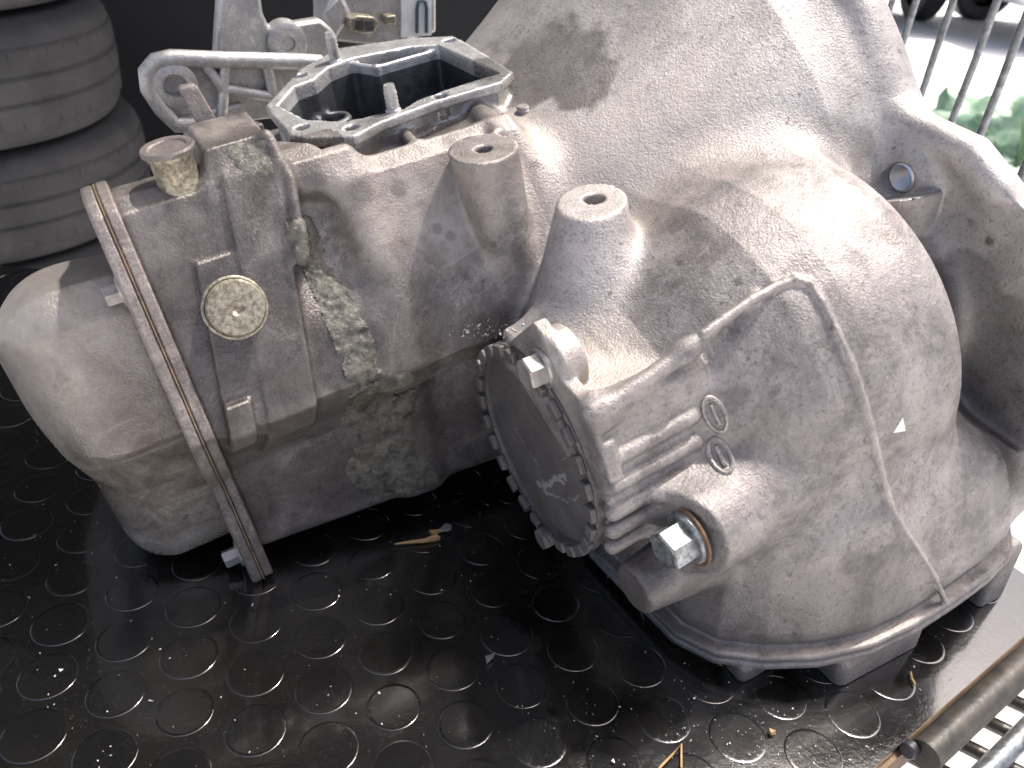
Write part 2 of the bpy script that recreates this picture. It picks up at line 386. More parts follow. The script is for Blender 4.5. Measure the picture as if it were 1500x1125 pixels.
def vnoise(P, sc, seed=0):
    """cheap smooth value noise 0..1"""
    q = P*sc; i = np.floor(q).astype(np.int64); f = q-i; f = f*f*(3-2*f); out = 0
    for dx in (0, 1):
        for dy in (0, 1):
            for dz in (0, 1):
                hsh = ((i[:, 0]+dx)*73856093 ^ (i[:, 1]+dy)*19349663 ^ (i[:, 2]+dz)*83492791 ^ (seed*2654435761)) & 0xffff
                r = ((hsh*40503) & 0xffff)/65535.
                out = out + r*np.where(dx, f[:, 0], 1-f[:, 0])*np.where(dy, f[:, 1], 1-f[:, 1])*np.where(dz, f[:, 2], 1-f[:, 2])
    return out

# ------------------------------------------------------------------ the gearbox casting
G = Solid()
case_poly = [(-.083, -.10), (-.083, .012), (-.0605, .021), (-.0575, .032), (-.102, .120), (-.110, .125), (-.128, .126), (-.150, .113), (-.24, .104), (-.27, .085), (-.32, .03), (-.33, -.05), (-.30, -.10)]
NV, NW = .89, .455                                        # outward normal of the slanted front panel
case_left = [(-.080, -.10), (-.080, -.004), (-.076, .008), (-.069, .0165), (-.062, .025), (-.0585, .036), (-.101, .121), (-.108, .1335), (-.118, .1375), (-.135, .136), (-.158, .124), (-.24, .075), (-.30, .03), (-.31, -.05), (-.28, -.10)]
under = half((0, 0, -.084), (.115, 0, -1))
G.add('gear_case', inter(exs(case_poly, -.056, .050, .002), under, k=.01))
G.add('gear_case', inter(exs(case_left, .03, .1435, .005), under, k=.01), .012)
G.cut(inter(exw([(-.07, -.113), (.0445, -.113), (.062, -.14), (.062, -.31), (-.07, -.31)], .1165, .2, .003), k=.003), .002)
G.cut(inter(half((.045, -.068, .1), (-1, 0, 0)), half((.082, 0, 0), (1, 0, 0)), half((0, -.058-.011*NV, .034-.011*NW), (0, -NV, -NW)), half((0, 0, .045), (0, -.3, -1)), half((0, -.105, .119), (0, .2, 1)), k=.016), .009)
for a, b in (((.0504, -.140), (.043, -.106)), ((-.008, -.152), (-.0036, -.1128)), ((-.0536, -.150), (-.044, -.10))):
    G.add('gear_case', path([(a[0], a[1], .120), (b[0], b[1], .1215)], .0034), .004)
# bell: flared cone and flange
G.add('bell_housing', rev([(-.045, 0), (-.045, .086), (-.075, .091), (-.095, .099), (-.122, .115), (-.156, .137), (-.195, .160), (-.222, .181), (-.235, .192), (-.25, .196), (-.25, 0)], -.2, .03), .010)
G.add('bell_housing', caps((-.066, -.135, .030), (-.215, -.115, .045), .080, .118), .03)
G.add('bell_flange', exs([(-.06, .0), (-.031, .112), (-.02, .108), (.0345, .1036), (.058, .0886), (.09, .075), (.13, .03), (.14, -.03), (.118, -.076), (.0, -.09), (-.1, -.08)], -.25, -.235, .002), .016)
G.add('bell_flange', path([(-.238, -.2+.1955*math.cos(t), .03+.1955*math.sin(t)) for t in np.radians(np.arange(150, 22, -8))] + [(-.238, -.019, .1095), (-.238, -.008, .1035), (-.237, .03, .0985), (-.238, .052, .0865)], .0062), .010)
# differential housing: body of revolution round the output shaft, spreading into the foot
G.add('differential_housing', rev([(-.035, 0), (-.035, .056), (-.05, .062), (-.075, .080), (-.1, .0945), (-.1235, .101), (-.14, .1022), (-.166, .1022), (-.178, .0985), (-.190, .087), (-.198, .071), (-.236, .05), (-.236, 0)], 0, 0), .024)
pan = [(-.0294, .051), (-.031, .073), (-.041, .094), (-.0605, .111), (-.084, .1246), (-.112, .134), (-.1385, .137), (-.17, .137), (-.197, .136), (-.22, .132), (-.238, .118), (-.245, -.04), (-.05, -.06), (-.026, .0)]
def skirt(P):
    t = np.clip((P[:, 2]+f32(.098))/f32(.098), 0, 1); return ext(poly2(P[:, 0], P[:, 1], pan) + f32(.0042) + t**1.4*f32(.0275), P[:, 2], -.103, -.018, .022)
G.add('differential_housing', skirt, .03)
G.add('pan_flange', exw(pan, -.1045, -.0998, .0014), .0015)
G.add('pan_flange', lambda P: ext(poly2(P[:, 0], P[:, 1], pan)+f32(.0006), P[:, 2], -.0990, -.0945, .0014), .0015)
zplane = half((0, 0, -.1045), (.1916, 0, -.9815))          # keeps the feet on the mat
for nm, f in (('mounting_foot', rbox((-.127, .115, -.130), (.033, .017, .0275), .006)), ('mounting_foot ', rbox((-.226, .110, -.138), (.012, .02, .036), .004)), ('pan_bolt_pad', rbox((-.064, .099, -.110), (.014, .008, .008), .004)), ('pan_bolt_pad ', rbox((-.176, .123, -.110), (.008, .008, .008), .003))):
    G.add(nm, inter(f, zplane, k=.001), .003)
# output hub, ear, shelf and lip
G.add('output_hub', cone((-.06, 0, 0), (.0, 0, 0), .0592, .0552, .002), .004)
G.add('output_hub', exs([(-.045, .0), (-.03, .056), (.046, .0535), (.062, .01)], -.075, -.0005, .003), .004)
G.add('output_hub', exs([(-.03, .045), (.0065, .0815), (.013, .079), (.03, .0625), (.049, .0615), (.066, .03), (.03, .02)], -.0065, .001, .0012), .003)
G.add('output_hub', path([(-.002, .050, .0575), (-.03, .050, .064), (-.050, .0500, .0695)], .004), .008)
G.add('output_hub', caps((-.050, .0500, .0695), (-.088, .0485, .0815), .0040, .0016), .008)
G.add('output_hub', exs([(.03, .03), (.044, .062), (.053, .058), (.06, .02)], -.06, -.002, .002), .006)
G.cut(caps((-.004, .0575, .0480), (-.048, .0565, .0525), .0026), .002)
for rv, rw in ((.0575, .0345), (.0605, .0215), (.0625, .0075), (.0625, -.0045), (.0615, -.0165)):
    G.add('output_hub', caps((-.002, rv, rw), (-.049, rv-.0005, rw+.003), .0040), .002)
G.add('output_hub', cone((-.006, .0715, -.041), (-.055, .070, -.043), .0130, .019, .003), .008)
G.add('ear_boss', cone((-.0005, .0135, .061), (-.014, .0125, .061), .0165, .0155, .002), .003)
# bolt bosses
G.add('bolt_boss', inter(cone((-.027, -.085, .132), (-.033, -.0655, .02), .0182, .0105, .002), half((0, 0, .124), (0, 0, 1)), k=.001), .005)
G.cut(cone((-.027, -.083, .128), (-.027, -.083, .108), .0042, .0038, .0005), .001)
G.add('bolt_boss ', inter(cone((-.069, -.048, .112), (-.040, -.018, .028), .0145, .034, .002), half((0, 0, .1), (0, 0, 1)), k=.001), .014)
G.cut(cone((-.0655, -.0435, .105), (-.0655, -.0435, .085), .0056, .005, .0005), .001)
# drain boss
G.add('drain_boss', cone((-.085, .067, -.013), (-.03, .0824, -.007), .031, .0208, .0015), .012)
# threaded boss and stepped ear on the flange
G.add('flange_boss', cone((-.24, .004, .077), (-.224, .004, .077), .022, .018, .003), .01)
G.add('flange_ear', inter(cone((-.2195, .012, .10), (-.234, .010, .012), .0205, .015, .002), half((-.216, .008, .0715), (-.10, -.40, .9)), k=.0005), .0012)
G.cut(cone((-.205, .0085, .081), (-.245, .0085, .081), .0082, .0082, .0003), .0006)
# band round the case, wedge block on top
def band(P):
    sp = P[:, 0] + f32(.217)*(P[:, 2]-f32(.03)); return ext(poly2(P[:, 1], P[:, 2], case_left) - f32(.0042), sp, .0925, .1175, .0015)
G.add('casting_band', inter(band, half((0, 0, .004), (0, 0, -1)), k=.002), .003)
def block(P):
    sp = P[:, 0] + f32(.217)*(P[:, 2]-f32(.03)); return ext(poly2(P[:, 1], P[:, 2], [(-.098, .105), (-.115, .1485), (-.15, .150), (-.15, .1)]), sp, .0935, .1235, .002)
G.add('casting_band', block, .009)
def pad(P):
    sp = P[:, 0] + f32(.217)*(P[:, 2]-f32(.03)); d = poly2(P[:, 1], P[:, 2], case_left)
    a_ = np.maximum(ext(d - f32(.0026), sp, .1095, .1365, .0015), np.maximum(f32(.028)-P[:, 2], P[:, 2]-f32(.108)))
    b_ = np.maximum(ext(d - f32(.0062), sp, .1235, .1365, .0015), np.maximum(f32(.0275)-P[:, 2], P[:, 2]-f32(.050)))
    return np.minimum(a_, b_)
G.add('casting_pad', pad, .002)
G.add('casting_band', path([(.068, -.1135, .147), (.0655, -.102, .130), (.070, -.090, .112), (.0735, -.084, .098)], .0026), .006)
# opening for the selector: raised rim, hollow inside, partition
rim_o = [(.0497, -.1955), (.0135, -.2442), (-.0186, -.2657), (-.0621, -.2498), (-.0851, -.2314), (-.0835, -.1951), (-.0796, -.144), (-.0667, -.1341), (-.0269, -.1333), (.0072, -.1269), (.0255, -.119), (.047, -.136), (.0515, -.145)]
rim_i = [(.0435, -.1906), (.0264, -.2147), (.0131, -.2182), (-.0005, -.2327), (-.0179, -.2388), (-.0545, -.2325), (-.069, -.223), (-.0722, -.1482), (-.0392, -.1463), (-.0200, -.143), (-.0090, -.1365), (.0134, -.1400), (.0225, -.1415), (.0378, -.1594)]
G.add('cover_rim', lambda P: ext(poly2(P[:, 0], P[:, 1], rim_o)+f32(.0035), P[:, 2], .06, .131, .001), .004)
G.add('cover_rim', exw(rim_o, .1285, .134, .0006), .001)
G.cut(exw(rim_i, .05, .16, .002), .0008)
for a_, b_ in (((-.0165, -.243), (-.027, -.222)), ((-.027, -.222), (-.071, -.2245))):
    a_, b_ = np.array(a_), np.array(b_); t_ = (b_-a_)/np.linalg.norm(b_-a_); G.add('opening_wall', rbox((*((a_+b_)/2), .09), (np.linalg.norm(b_-a_)/2+.0012, .0015, .0412), .001, ex=[(t_[0], t_[1], 0), (-t_[1], t_[0], 0), (0, 0, 1)]), .003)
G.add('opening_wall', cone((.009, -.212, .05), (.009, -.212, .112), .012, .011, .002), .004)
G.cut(cone((.009, -.212, .125), (.009, -.212, .095), .007, .007, .0005), .001)
for (a, b) in ((.0175, -.2316), (-.0785, -.2250), (-.0317, -.1395), (.0228, -.1310), (.0430, -.1500)):
    G.cut(cone((a, b, .14), (a, b, .122), .0036, .0034, .0003), .0004)

def ray_hits(px, F=G, tmax=1.2):
    """where lines of sight through photo pixels meet the casting: used to measure positions on it"""
    px = np.asarray(px, float).reshape(-1, 2)
    d = (px[:, :1]-CX)/FPX*CR + (px[:, 1:]-CY)/FPX*CD + CF; d /= np.linalg.norm(d, axis=1, keepdims=True)
    o = to_local(CAM); dl = d@M3.T; t = np.full(len(px), .2); live = np.ones(len(px), bool)
    for _ in range(70):
        e = chunks(F, (o+t[live, None]*dl[live]).astype(f32)); t[live] += e*.85
        k = np.flatnonzero(live); live[k[(np.abs(e) < 2e-4) | (t[k] > tmax)]] = False
        if not live.any(): break
    H = o+t[:, None]*dl; H[t > tmax] = np.nan; return H
def ray_hit(x, y):
    h = ray_hits([(x, y)])[0]; return None if np.isnan(h[0]) else h
# ridge along the mould line of the housing: a bead lying on the surface
_px = [(1030, 489), (1060, 468), (1100, 440), (1135, 420), (1165, 410), (1185, 415), (1203, 442), (1222, 482), (1245, 532), (1264, 590), (1278, 645), (1290, 695), (1303, 742), (1325, 778), (1350, 815), (1370, 848), (1386, 884)]
_rp = [h for h in ray_hits(_px) if not np.isnan(h[0])]
for i, (a, b) in enumerate(zip(_rp[:-1], _rp[1:])):
    if np.linalg.norm(a-b) < .03: G.add('differential_housing', caps(a, b, .0022 if i < 12 else .0015), .001)
VP, NN, QQ = mesh_sdf(G, (-.262, -.36, -.165), (.155, .16, .235), .0016)

# oil film, dust and darker patches, placed on the metal itself
def blobs(P, spec, sharp=.35):
    out = np.zeros(len(P)); nz = (vnoise(P, 60, 3)-.5)*.5 + (vnoise(P, 190, 5)-.5)*.35
    if not spec: return out
    for (x, y, r, a), h in zip(spec, ray_hits([q[:2] for q in spec])):
        if np.isnan(h[0]): continue
        d = np.sqrt(((P-h)**2).sum(1))/r + nz; out = np.maximum(out, a*np.clip((1-d)/sharp, 0, 1))
    return out
oil = blobs(VP, [(240, 380, .04, .6), (260, 470, .05, .8), (300, 540, .05, .85), (190, 350, .03, .45), (300, 340, .035, .7), (370, 300, .02, .6), (430, 270, .02, .7), (590, 470, .035, .5), (1150, 620, .03, .22), (1060, 640, .02, .4), (1010, 880, .04, .45), (1220, 203, .018, .35), (1262, 214, .015, .4), (1110, 222, .008, .4), (1140, 900, .04, .35), (1270, 900, .04, .35), (420, 540, .03, .8), (430, 420, .028, .9), (470, 470, .026, .9), (440, 330, .02, .85), (500, 520, .03, .9), (640, 480, .02, .6), (350, 560, .026, .7), (300, 600, .03, .55), (420, 640, .05, .6), (350, 720, .04, .7), (560, 660, .055, .55), (680, 640, .045, .35), (480, 700, .04, .75),
    (360, 220, .022, .6), (330, 330, .018, .45), (200, 420, .03, .3), (260, 540, .03, .45), (740, 470, .016, .8), (690, 490, .02, .7), (610, 520, .02, .6)], .5)
oil = np.maximum(oil, blobs(VP, [(800, 95, .035, .6), (850, 120, .022, .6), (740, 100, .03, .6), (1430, 480, .03, .6), (1460, 560, .04, .7), (1410, 560, .03, .65), (1480, 640, .04, .8), (1190, 370, .012, .3), (1420, 420, .02, .6)], .2))  # sharper dark patches on the bell, flange plate and dome
oil = np.maximum(oil, blobs(VP, [(785, 240, .004, .7), (1450, 353, .0035, .8), (1423, 327, .003, .8), (1398, 384, .004, .8), (530, 280, .007, .5), (585, 277, .005, .45), (1080, 413, .002, .7), (995, 385, .002, .7), (640, 335, .003, .5), (660, 345, .003, .5), (680, 400, .003, .5), (695, 425, .003, .5), (1140, 530, .004, .5), (1138, 570, .004, .5)], .3))
oil = np.maximum(oil, blobs(VP, [(700, 170, .02, .4), (560, 215, .02, .55), (640, 190, .02, .5), (890, 850, .03, .5), (960, 840, .03, .5), (1050, 900, .04, .4), (1000, 940, .03, .5), (880, 640, .014, .4), (1260, 960, .04, .35)], .6))
dust = blobs(VP, [(640, 300, .045, .8), (560, 330, .03, .7), (700, 260, .03, .7), (900, 540, .03, .9), (840, 520, .03, .6), (800, 210, .05, .6), (920, 220, .06, .6), (1000, 200, .05, .5), (230, 330, .03, .5), (330, 190, .02, .7), (470, 230, .03, .6), (600, 220, .03, .6)], .7)
floor_in = (VP[:, 2] < .126) & (poly2(VP[:, 0], VP[:, 1], rim_i) < .0015)
wear = np.clip((chunks(G, (VP-NN*f32(.0035)).astype(f32)) + .0024)/.0018, 0, 1)*.8
TONE = {'gear_case': 0., 'casting_band': 0., 'casting_pad': 0., 'cover_rim': .3, 'bolt_boss': .25, 'bolt_boss ': .8, 'bell_housing': .72, 'bell_flange': .85, 'flange_ear': .9, 'flange_boss': .9, 'ear_boss': .7}  # higher is paler; the bell's value holds painted haze
def tone_of(P):
    D = {}
    for t_, g_, f_, k_ in G.ops:
        if t_ == '+': e = f_(P); D[g_] = np.minimum(D[g_], e) if g_ in D else e
    m_ = np.min(np.stack(list(D.values())), 0); num = 0; den = 0
    for g_, e in D.items(): w_ = np.exp(-(e-m_)/f32(.007)); num = num + w_*f32(TONE.get(g_, .32)); den = den + w_
    return num/den
tone = chunks(tone_of, VP.astype(f32))
face_c = VP[QQ].mean(1).astype(f32)
own = np.concatenate([G.owner(face_c[i:i+400000]) for i in range(0, len(face_c), 400000)])
own = np.array(own); inside_f = floor_in[QQ].all(1) & (face_c[:, 2] < .1262) & (face_c[:, 2] > .04)
GM = {'gear_case': 'cast', 'bell_housing': 'cast', 'bell_flange': 'cast', 'differential_housing': 'cast', 'pan_flange': 'cast', 'output_hub': 'cast', 'ear_boss': 'cast', 'drain_boss': 'cast', 'casting_band': 'cast', 'casting_pad': 'cast', 'cover_rim': 'clean', 'bolt_boss': 'cast', 'bolt_boss ': 'cast', 'flange_ear': 'cast', 'flange_boss': 'cast'}
PART = {}
def emit(name, sel, m):
    q = QQ[sel]
    if not len(q): return None
    u, inv = np.unique(q, return_inverse=True)
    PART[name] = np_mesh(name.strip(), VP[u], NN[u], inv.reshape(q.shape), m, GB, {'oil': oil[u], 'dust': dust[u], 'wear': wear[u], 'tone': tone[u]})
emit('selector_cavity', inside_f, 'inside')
def main_piece(q):
    lab = np.arange(len(VP)); fl_ = np.zeros(len(q), int)
    for _ in range(400):
        m_ = lab[q].min(1); new = lab.copy(); np.minimum.at(new, q.ravel(), np.repeat(m_, 4))
        if (new == lab).all(): break
        lab = new
    fl_ = lab[q[:, 0]]; u_, c_ = np.unique(fl_, return_counts=True); return fl_ == u_[np.argmax(c_)]
_pi = G.groups.index('casting_pad'); _k = np.flatnonzero((own == _pi) & ~inside_f); own[_k[~main_piece(QQ[_k])]] = G.groups.index('gear_case')
for gi, gname in enumerate(G.groups):
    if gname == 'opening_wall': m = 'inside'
    else: m = GM.get(gname, 'cast')
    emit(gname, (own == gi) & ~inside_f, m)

# ------------------------------------------------------------------ end cover (pressed steel) with its flange
cov = Solid()
cp = [(-.095, -.058), (-.095, -.006), (-.084, .028), (-.106, .090), (-.122, .101), (-.148, .099), (-.23, .06), (-.295, .03), (-.30, -.04), (-.27, -.066), (-.12, -.068)]
cov.add('end_cover', exs(cp, .13, .205, .026), 0)
cov.add('end_cover', exs([(-.115, .02), (-.125, .085), (-.15, .088), (-.25, .04), (-.25, .01)], .15, .218, .03), .03)
cov.cut(half((.1527, 0, 0), (1, 0, 0)), .0)
cv, cn, cq = mesh_sdf(cov, (.15, -.34, -.09), (.235, -.06, .135), .0022)
o_ = blobs(cv, [], .5); nz = vnoise(cv, 25, 9)
nz2 = vnoise(cv, 70, 4); o_ = np.clip((nz*.6+nz2*.4-.40)*3.2, 0, .85)*np.clip((.085-cv[:, 2])/.07, .12, 1)
np_mesh('end_cover', cv, cn, cq, 'cover', GB, {'oil': o_, 'dust': np.clip((cv[:, 2]-.02)/.1, 0, .6)})  # cover paler towards the top, darker towards the bottom
fl_out = [(-.070, -.078), (-.065, -.072), (-.076, -.005), (-.058, .018), (-.0535, .040), (-.098, .124), (-.105, .1365), (-.118, .1415), (-.136, .1395), (-.160, .127), (-.245, .082), (-.315, .035), (-.322, -.05), (-.29, -.085), (-.085, -.084)]
def sp(p, s_): return (s_, p[0], p[1])
def wavy(poly, amp, seed):
    r_ = np.random.default_rng(seed); out = []; n = len(poly)
    for i in range(n):
        a, b = np.array(poly[i]), np.array(poly[(i+1) % n]); L = np.linalg.norm(b-a); k = max(1, int(L/.011)); nn = np.array([b[1]-a[1], a[0]-b[0]])/L
        for j in range(k): out.append(tuple(a+(b-a)*j/k + (nn*r_.normal(0, amp) if j else 0)))
    return out
fl_out = wavy(fl_out, .0015, 4)
MB().prism(wavy(fl_out, .0004, 6), .1470, .1530, sp).build('cover_flange', 'case', GB, bev=.0016, seg=3)
MB().prism([(a*.998, b*1.002) for a, b in fl_out], .1463, .1470, sp).build('gasket', 'gasket', GB)
MB().prism([(a-.0012 if a > -.2 else a, b) for a, b in fl_out], .1408, .1463, sp).build('case_flange', 'case', GB, bev=.001)

# ------------------------------------------------------------------ fasteners and small parts of the gearbox
def hexbolt(name, p, ax, af, h, m, wash=None, parent=None, dish=True, a0=0.):
    p = np.array(p, float); ax = np.array(ax, float); ax /= np.linalg.norm(ax); R = af/math.sqrt(3); b = MB(); z = 0
    if wash: b.lathe(p-ax*.001, ax, [(0, wash[0]), (.001+wash[1]*.6, wash[0]), (.001+wash[1], wash[0]-.0008)], 32); z = wash[1]-.0002
    b.lathe(p+ax*z, ax, [(0, R), (h-.0008, R), (h, R*.88)] + ([(h-.0006, R*.6)] if dish else []), 6, a0=a0)
    return b.build(name, m, parent or GB, smooth=20)
hexbolt('drain_plug', (-.0295, .0824, -.007), (1, .06, -.02), .0175, .0125, 'zinc', (.0130, .0030), a0=.3)
MB().lathe((-.0302, .0824, -.007), (1, 0, 0), [(0, .0150), (.0010, .0148), (.0012, .0125)], 40).build('sealing_washer', 'rust', GB)
hexbolt('ear_bolt', (.001, .0145, .0615), (1, 0, 0), .0140, .0080, 'steel', (.0098, .0024), a0=.2)
hexbolt('lock_tab_bolt', (.001, .0065, -.0595), (1, 0, 0), .0115, .0075, 'disc', None, a0=.4)
# bearing adjuster ring: castellated, lugs are pieces of it
ring = MB().lathe((-.001, 0, 0), (1, 0, 0), [(0, .0575), (.0035, .0575), (.0042, .0568), (.0042, .0520), (.001, .0515), (.0, .0515)], 96, cap=False).build('adjuster_ring', 'disc', GB)
lug0 = None
NL = 26
for k in range(NL):
    a = 2*math.pi*(k+.3)/NL; e1 = np.array([0, math.cos(a), math.sin(a)]); e2 = np.array([0, -math.sin(a), math.cos(a)])
    b = MB()
    b.box(np.array([.0049, 0, 0]) + e1*.0546, (.0016, .0030, .0044), [(1, 0, 0), e1, e2])
    b.build('lug', 'disc', ring, bev=.0006)
MB().lathe((-.003, 0, 0), (1, 0, 0), [(0, .052), (.0035, .0519), (.0042, .050), (.0042, .02), (.0042, .0)], 64, cap=False).build('oil_seal_disc', 'disc', GB)
# scuffs on the disc: thin raised flakes of bright metal
sc = MB()
def scr(pix, wd):
    L = []
    for x, y in pix:
        d = (x-CX)/FPX*CR + (y-CY)/FPX*CD + CF; o = to_local(CAM); dl = M3@d; t = (.0013-o[0])/dl[0]; L.append(o+t*dl)
    for i in range(len(L)-1):
        n = max(2, int(np.linalg.norm(L[i+1]-L[i])/.0012))
        for j in range(n):
            c = L[i]+(L[i+1]-L[i])*(j+.5)/n + np.array([0, rng.normal(0, wd*.5), rng.normal(0, wd*.5)]); r = wd*rng.uniform(.35, 1)
            k = 6; ang = rng.uniform(0, 6.28)
            poly = [(c[1]+r*rng.uniform(.5, 1.2)*math.cos(ang+q*6.283/k), c[2]+r*rng.uniform(.5, 1.2)*math.sin(ang+q*6.283/k)) for q in range(k)]
            sc.prism(poly, .0008, .0014+rng.uniform(0, .0003), sp)
scr([(755, 628), (770, 655), (785, 675), (797, 692)], .0005); scr([(785, 705), (800, 712), (815, 700), (828, 695)], .0017); scr([(795, 718), (815, 728), (835, 735), (850, 725)], .0009); scr([(795, 705), (800, 725)], .0016); scr([(812, 700), (826, 706)], .0016); scr([(820, 676), (832, 668)], .0006)
sc.build('scuff', 'clean', ring, kind='stuff')
# round plug with a centre dimple on the slanted front
pn = np.array([0, NV, NW]); pc = np.array([.1105, -.083, .0855])
pl = MB().lathe(pc-pn*.008, pn, [(0, .0150), (.0125, .0150), (.0130, .0142), (.0130, .0137)], 40, cap=False)
pl.lathe(pc-pn*.004, pn, [(0, .0135), (.0150, .0133), (.0162, .0124), (.0165, .009), (.0165, .0036), (.0150, .0020), (.0142, .0)], 40, cap=False).build('round_plug', 'brassy', GB)
# breather cylinder with cap
cx_, cv_ = .1115, -.119
cy = MB().lathe((cx_, cv_, .122), (0, 0, 1), [(0, .0108), (.012, .0106), (.0135, .0098), (.0255, .0096), (.0265, .0102), (.0280, .0104), (.029, .0102), (.0292, 0)], 36, cap=False).build('plunger_housing', 'brassy', GB)
MB().lathe((cx_, cv_, .1505), (0, 0, 1), [(0, .0104), (.0006, .0120), (.0022, .0122), (.0032, .0116), (.0030, .0088), (.0022, .008), (.0022, 0)], 36, cap=False).build('plunger_cap', 'case', cy)
# lever on the top
zz = lambda p, d: (p[0], p[1], d)
MB().prism([(.062, -.146), (.066, -.158), (.080, -.164), (.096, -.160), (.098, -.150), (.090, -.142)], .1375, .1425, zz).build('lever_plate', 'case', GB, bev=.001)
MB().hull([(.0850+i*.0050, -.160+j*.003, .139) for i in (-1, 1) for j in (-1, 1)] + [(.0895+i*.0044, -.168+j*.003, .163) for i in (-1, 1) for j in (-1, 1)]).build('lever', 'case', GB, bev=.0018, seg=3)
MB().cyl((.081, -.153, .10), (.081, -.153, .1385), .012, n=28).build('lever_base', 'case', GB)
MB().cyl((.0745, -.1585, .141), (.0745, -.1585, .1465), .003, n=12, bev=.0005).build('pin', 'case', GB)
# studs in the rim
for (a, b, h) in ((-.0083, -.2412, .151), (-.0035, -.1375, .1475)):
    MB().lathe((a, b, .126), (0, 0, 1), [(0, .0042), (.0085, .0042), (.009, .0036)] + [(.0095+i*.0011, .0036 if i % 2 else .0032) for i in range(int((h-.1365)/.0011))] + [(h-.126, .0028)], 16).build('stud', 'clean', GB, smooth=50)
# bolt heads on the cover side of the flange
hexbolt('cover_bolt', (.1527, -.112, .096), (1, 0, 0), .009, .007, 'steel', (.0078, .002))
hexbolt('cover_bolt', (.1527, -.083, -.064), (1, 0, 0), .009, .008, 'steel', (.0078, .002))
# threaded insert in the flange hole
prof = []
for i in range(12): prof += [(-.0165+i*.0014, .0080), (-.0158+i*.0014, .0070)]
MB().lathe((-.2232, .0085, .081), (1, 0, 0), prof, 32, cap=False).build('thread', 'bright', GB, smooth=20)
# chip of pale paint on the housing
h_ = ray_hits([(1308, 634), (1326, 631), (1322, 611), (1316, 622)]); g_ = (h_[0]-np.array([-.15, 0, 0])); off_ = np.array([0, h_[3][1], h_[3][2]]); off_ /= np.linalg.norm(off_)
MB().add([p+off_*.0003 for p in h_[:3]]+[p-off_*.0006 for p in h_[:3]], [(0, 1, 2), (5, 4, 3), (0, 3, 4, 1), (1, 4, 5, 2), (2, 5, 3, 0)]).build('paint_chip', 'paper', GB, smooth=0)
# foundry marks: oval outlines with a slash
def mark(px):
    b = MB()
    E = []
    for t in np.linspace(0, 2*math.pi, 25)[:-1]:
        ca, sa = math.cos(t), math.sin(t); E.append((px[0]+ca*17+sa*6, px[1]+sa*25+ca*4))
    b.tube(ray_hits(E), .0011, 6, closed=True)
    b.tube(ray_hits([(px[0]-6, px[1]-15), px, (px[0]+7, px[1]+15)]), .0012, 6)
    b.build('foundry_mark', 'diff', GB)
mark((1047, 607)); mark((1055, 668))
# crumbs of dirt on the ledge, a stub of stud by the bell
cr = MB(); r_ = np.random.default_rng(5)
for h in ray_hits([(r_.normal(715, 28), r_.normal(487, 9)) for _ in range(70)]):
    if not np.isnan(h[0]):
        q = .0003*math.exp(r_.normal(0, .6)); cr.hull([h + q*r_.normal(size=3) for _ in range(7)])
cr.build('crumbs', 'chip', GB, smooth=0, kind='stuff')
h = ray_hits([(766, 163)])[0]; MB().lathe(h-np.array([0, 0, .004]), (0, 0, 1), [(i*.0009, .0036 if i % 2 else .0031) for i in range(9)], 16).build('stud', 'steel', GB, smooth=40)
# grease smeared over the case: lumpy skins lying on the metal
def grease(name, outline, step, thick, seed):
    xs = [p[0] for p in outline]; ys = [p[1] for p in outline]; r_ = np.random.default_rng(seed)
    gx = np.arange(min(xs), max(xs)+step, step); gy = np.arange(min(ys), max(ys)+step, step)
    X, Y = np.meshgrid(gx, gy, indexing='ij')
    d2 = poly2(X.ravel().astype(f32), Y.ravel().astype(f32), outline).reshape(X.shape)
    H = np.full(X.shape + (3,), np.nan); ok = d2 < step*1.5
    H[ok] = ray_hits(np.stack([X[ok], Y[ok]], 1))
    def gr(P, e=4e-4):
        T = np.array([(1, -1, -1), (-1, -1, 1), (-1, 1, -1), (1, 1, 1)]); g = sum(G((P+t*e).astype(f32))[:, None]*t for t in T); return g/(np.linalg.norm(g, axis=1, keepdims=True)+1e-12)
    N_ = np.zeros(H.shape); okk = ok & ~np.isnan(H[..., 0]); N_[okk] = gr(H[okk])
    idx = -np.ones(X.shape, int); vs = []; 
    Pf = np.nan_to_num(H.reshape(-1, 3)); nz = (vnoise(Pf, 120, seed)*.55 + vnoise(Pf, 320, seed+1)*.5).reshape(X.shape)
    for i, j in np.argwhere(ok & ~np.isnan(H[..., 0])):
        p = H[i, j]; g = N_[i, j]
        edge = np.clip(-d2[i, j]/14, -1, 1); hgt = thick*max(-1., edge*.8 + .12 + (nz[i, j]-.5)*2.6)
        idx[i, j] = len(vs); vs.append(p + g*hgt)
    fs = []
    for i in range(X.shape[0]-1):
        for j in range(X.shape[1]-1):
            q = (idx[i, j], idx[i+1, j], idx[i+1, j+1], idx[i, j+1])
            if min(q) >= 0 and max(np.linalg.norm(np.array(vs[q[a]])-vs[q[a-1]]) for a in range(4)) < .02: fs.append(q)
    m = MB(); m.add(vs, fs); o = m.build(name, 'grease', GB, smooth=180); return o
grease('grease', [(418, 330), (452, 316), (474, 360), (500, 415), (528, 458), (548, 505), (556, 548), (528, 562), (508, 552), (490, 500), (468, 445), (448, 400), (428, 365)], 2.6, .0016, 11)
grease('grease', [(520, 570), (600, 545), (610, 590), (600, 640), (640, 700), (600, 722), (530, 722), (505, 690), (530, 640), (500, 620)], 3.0, .0013, 17)
grease('grease', [(330, 215), (385, 205), (400, 250), (370, 260), (340, 250)], 3.2, .0010, 23)

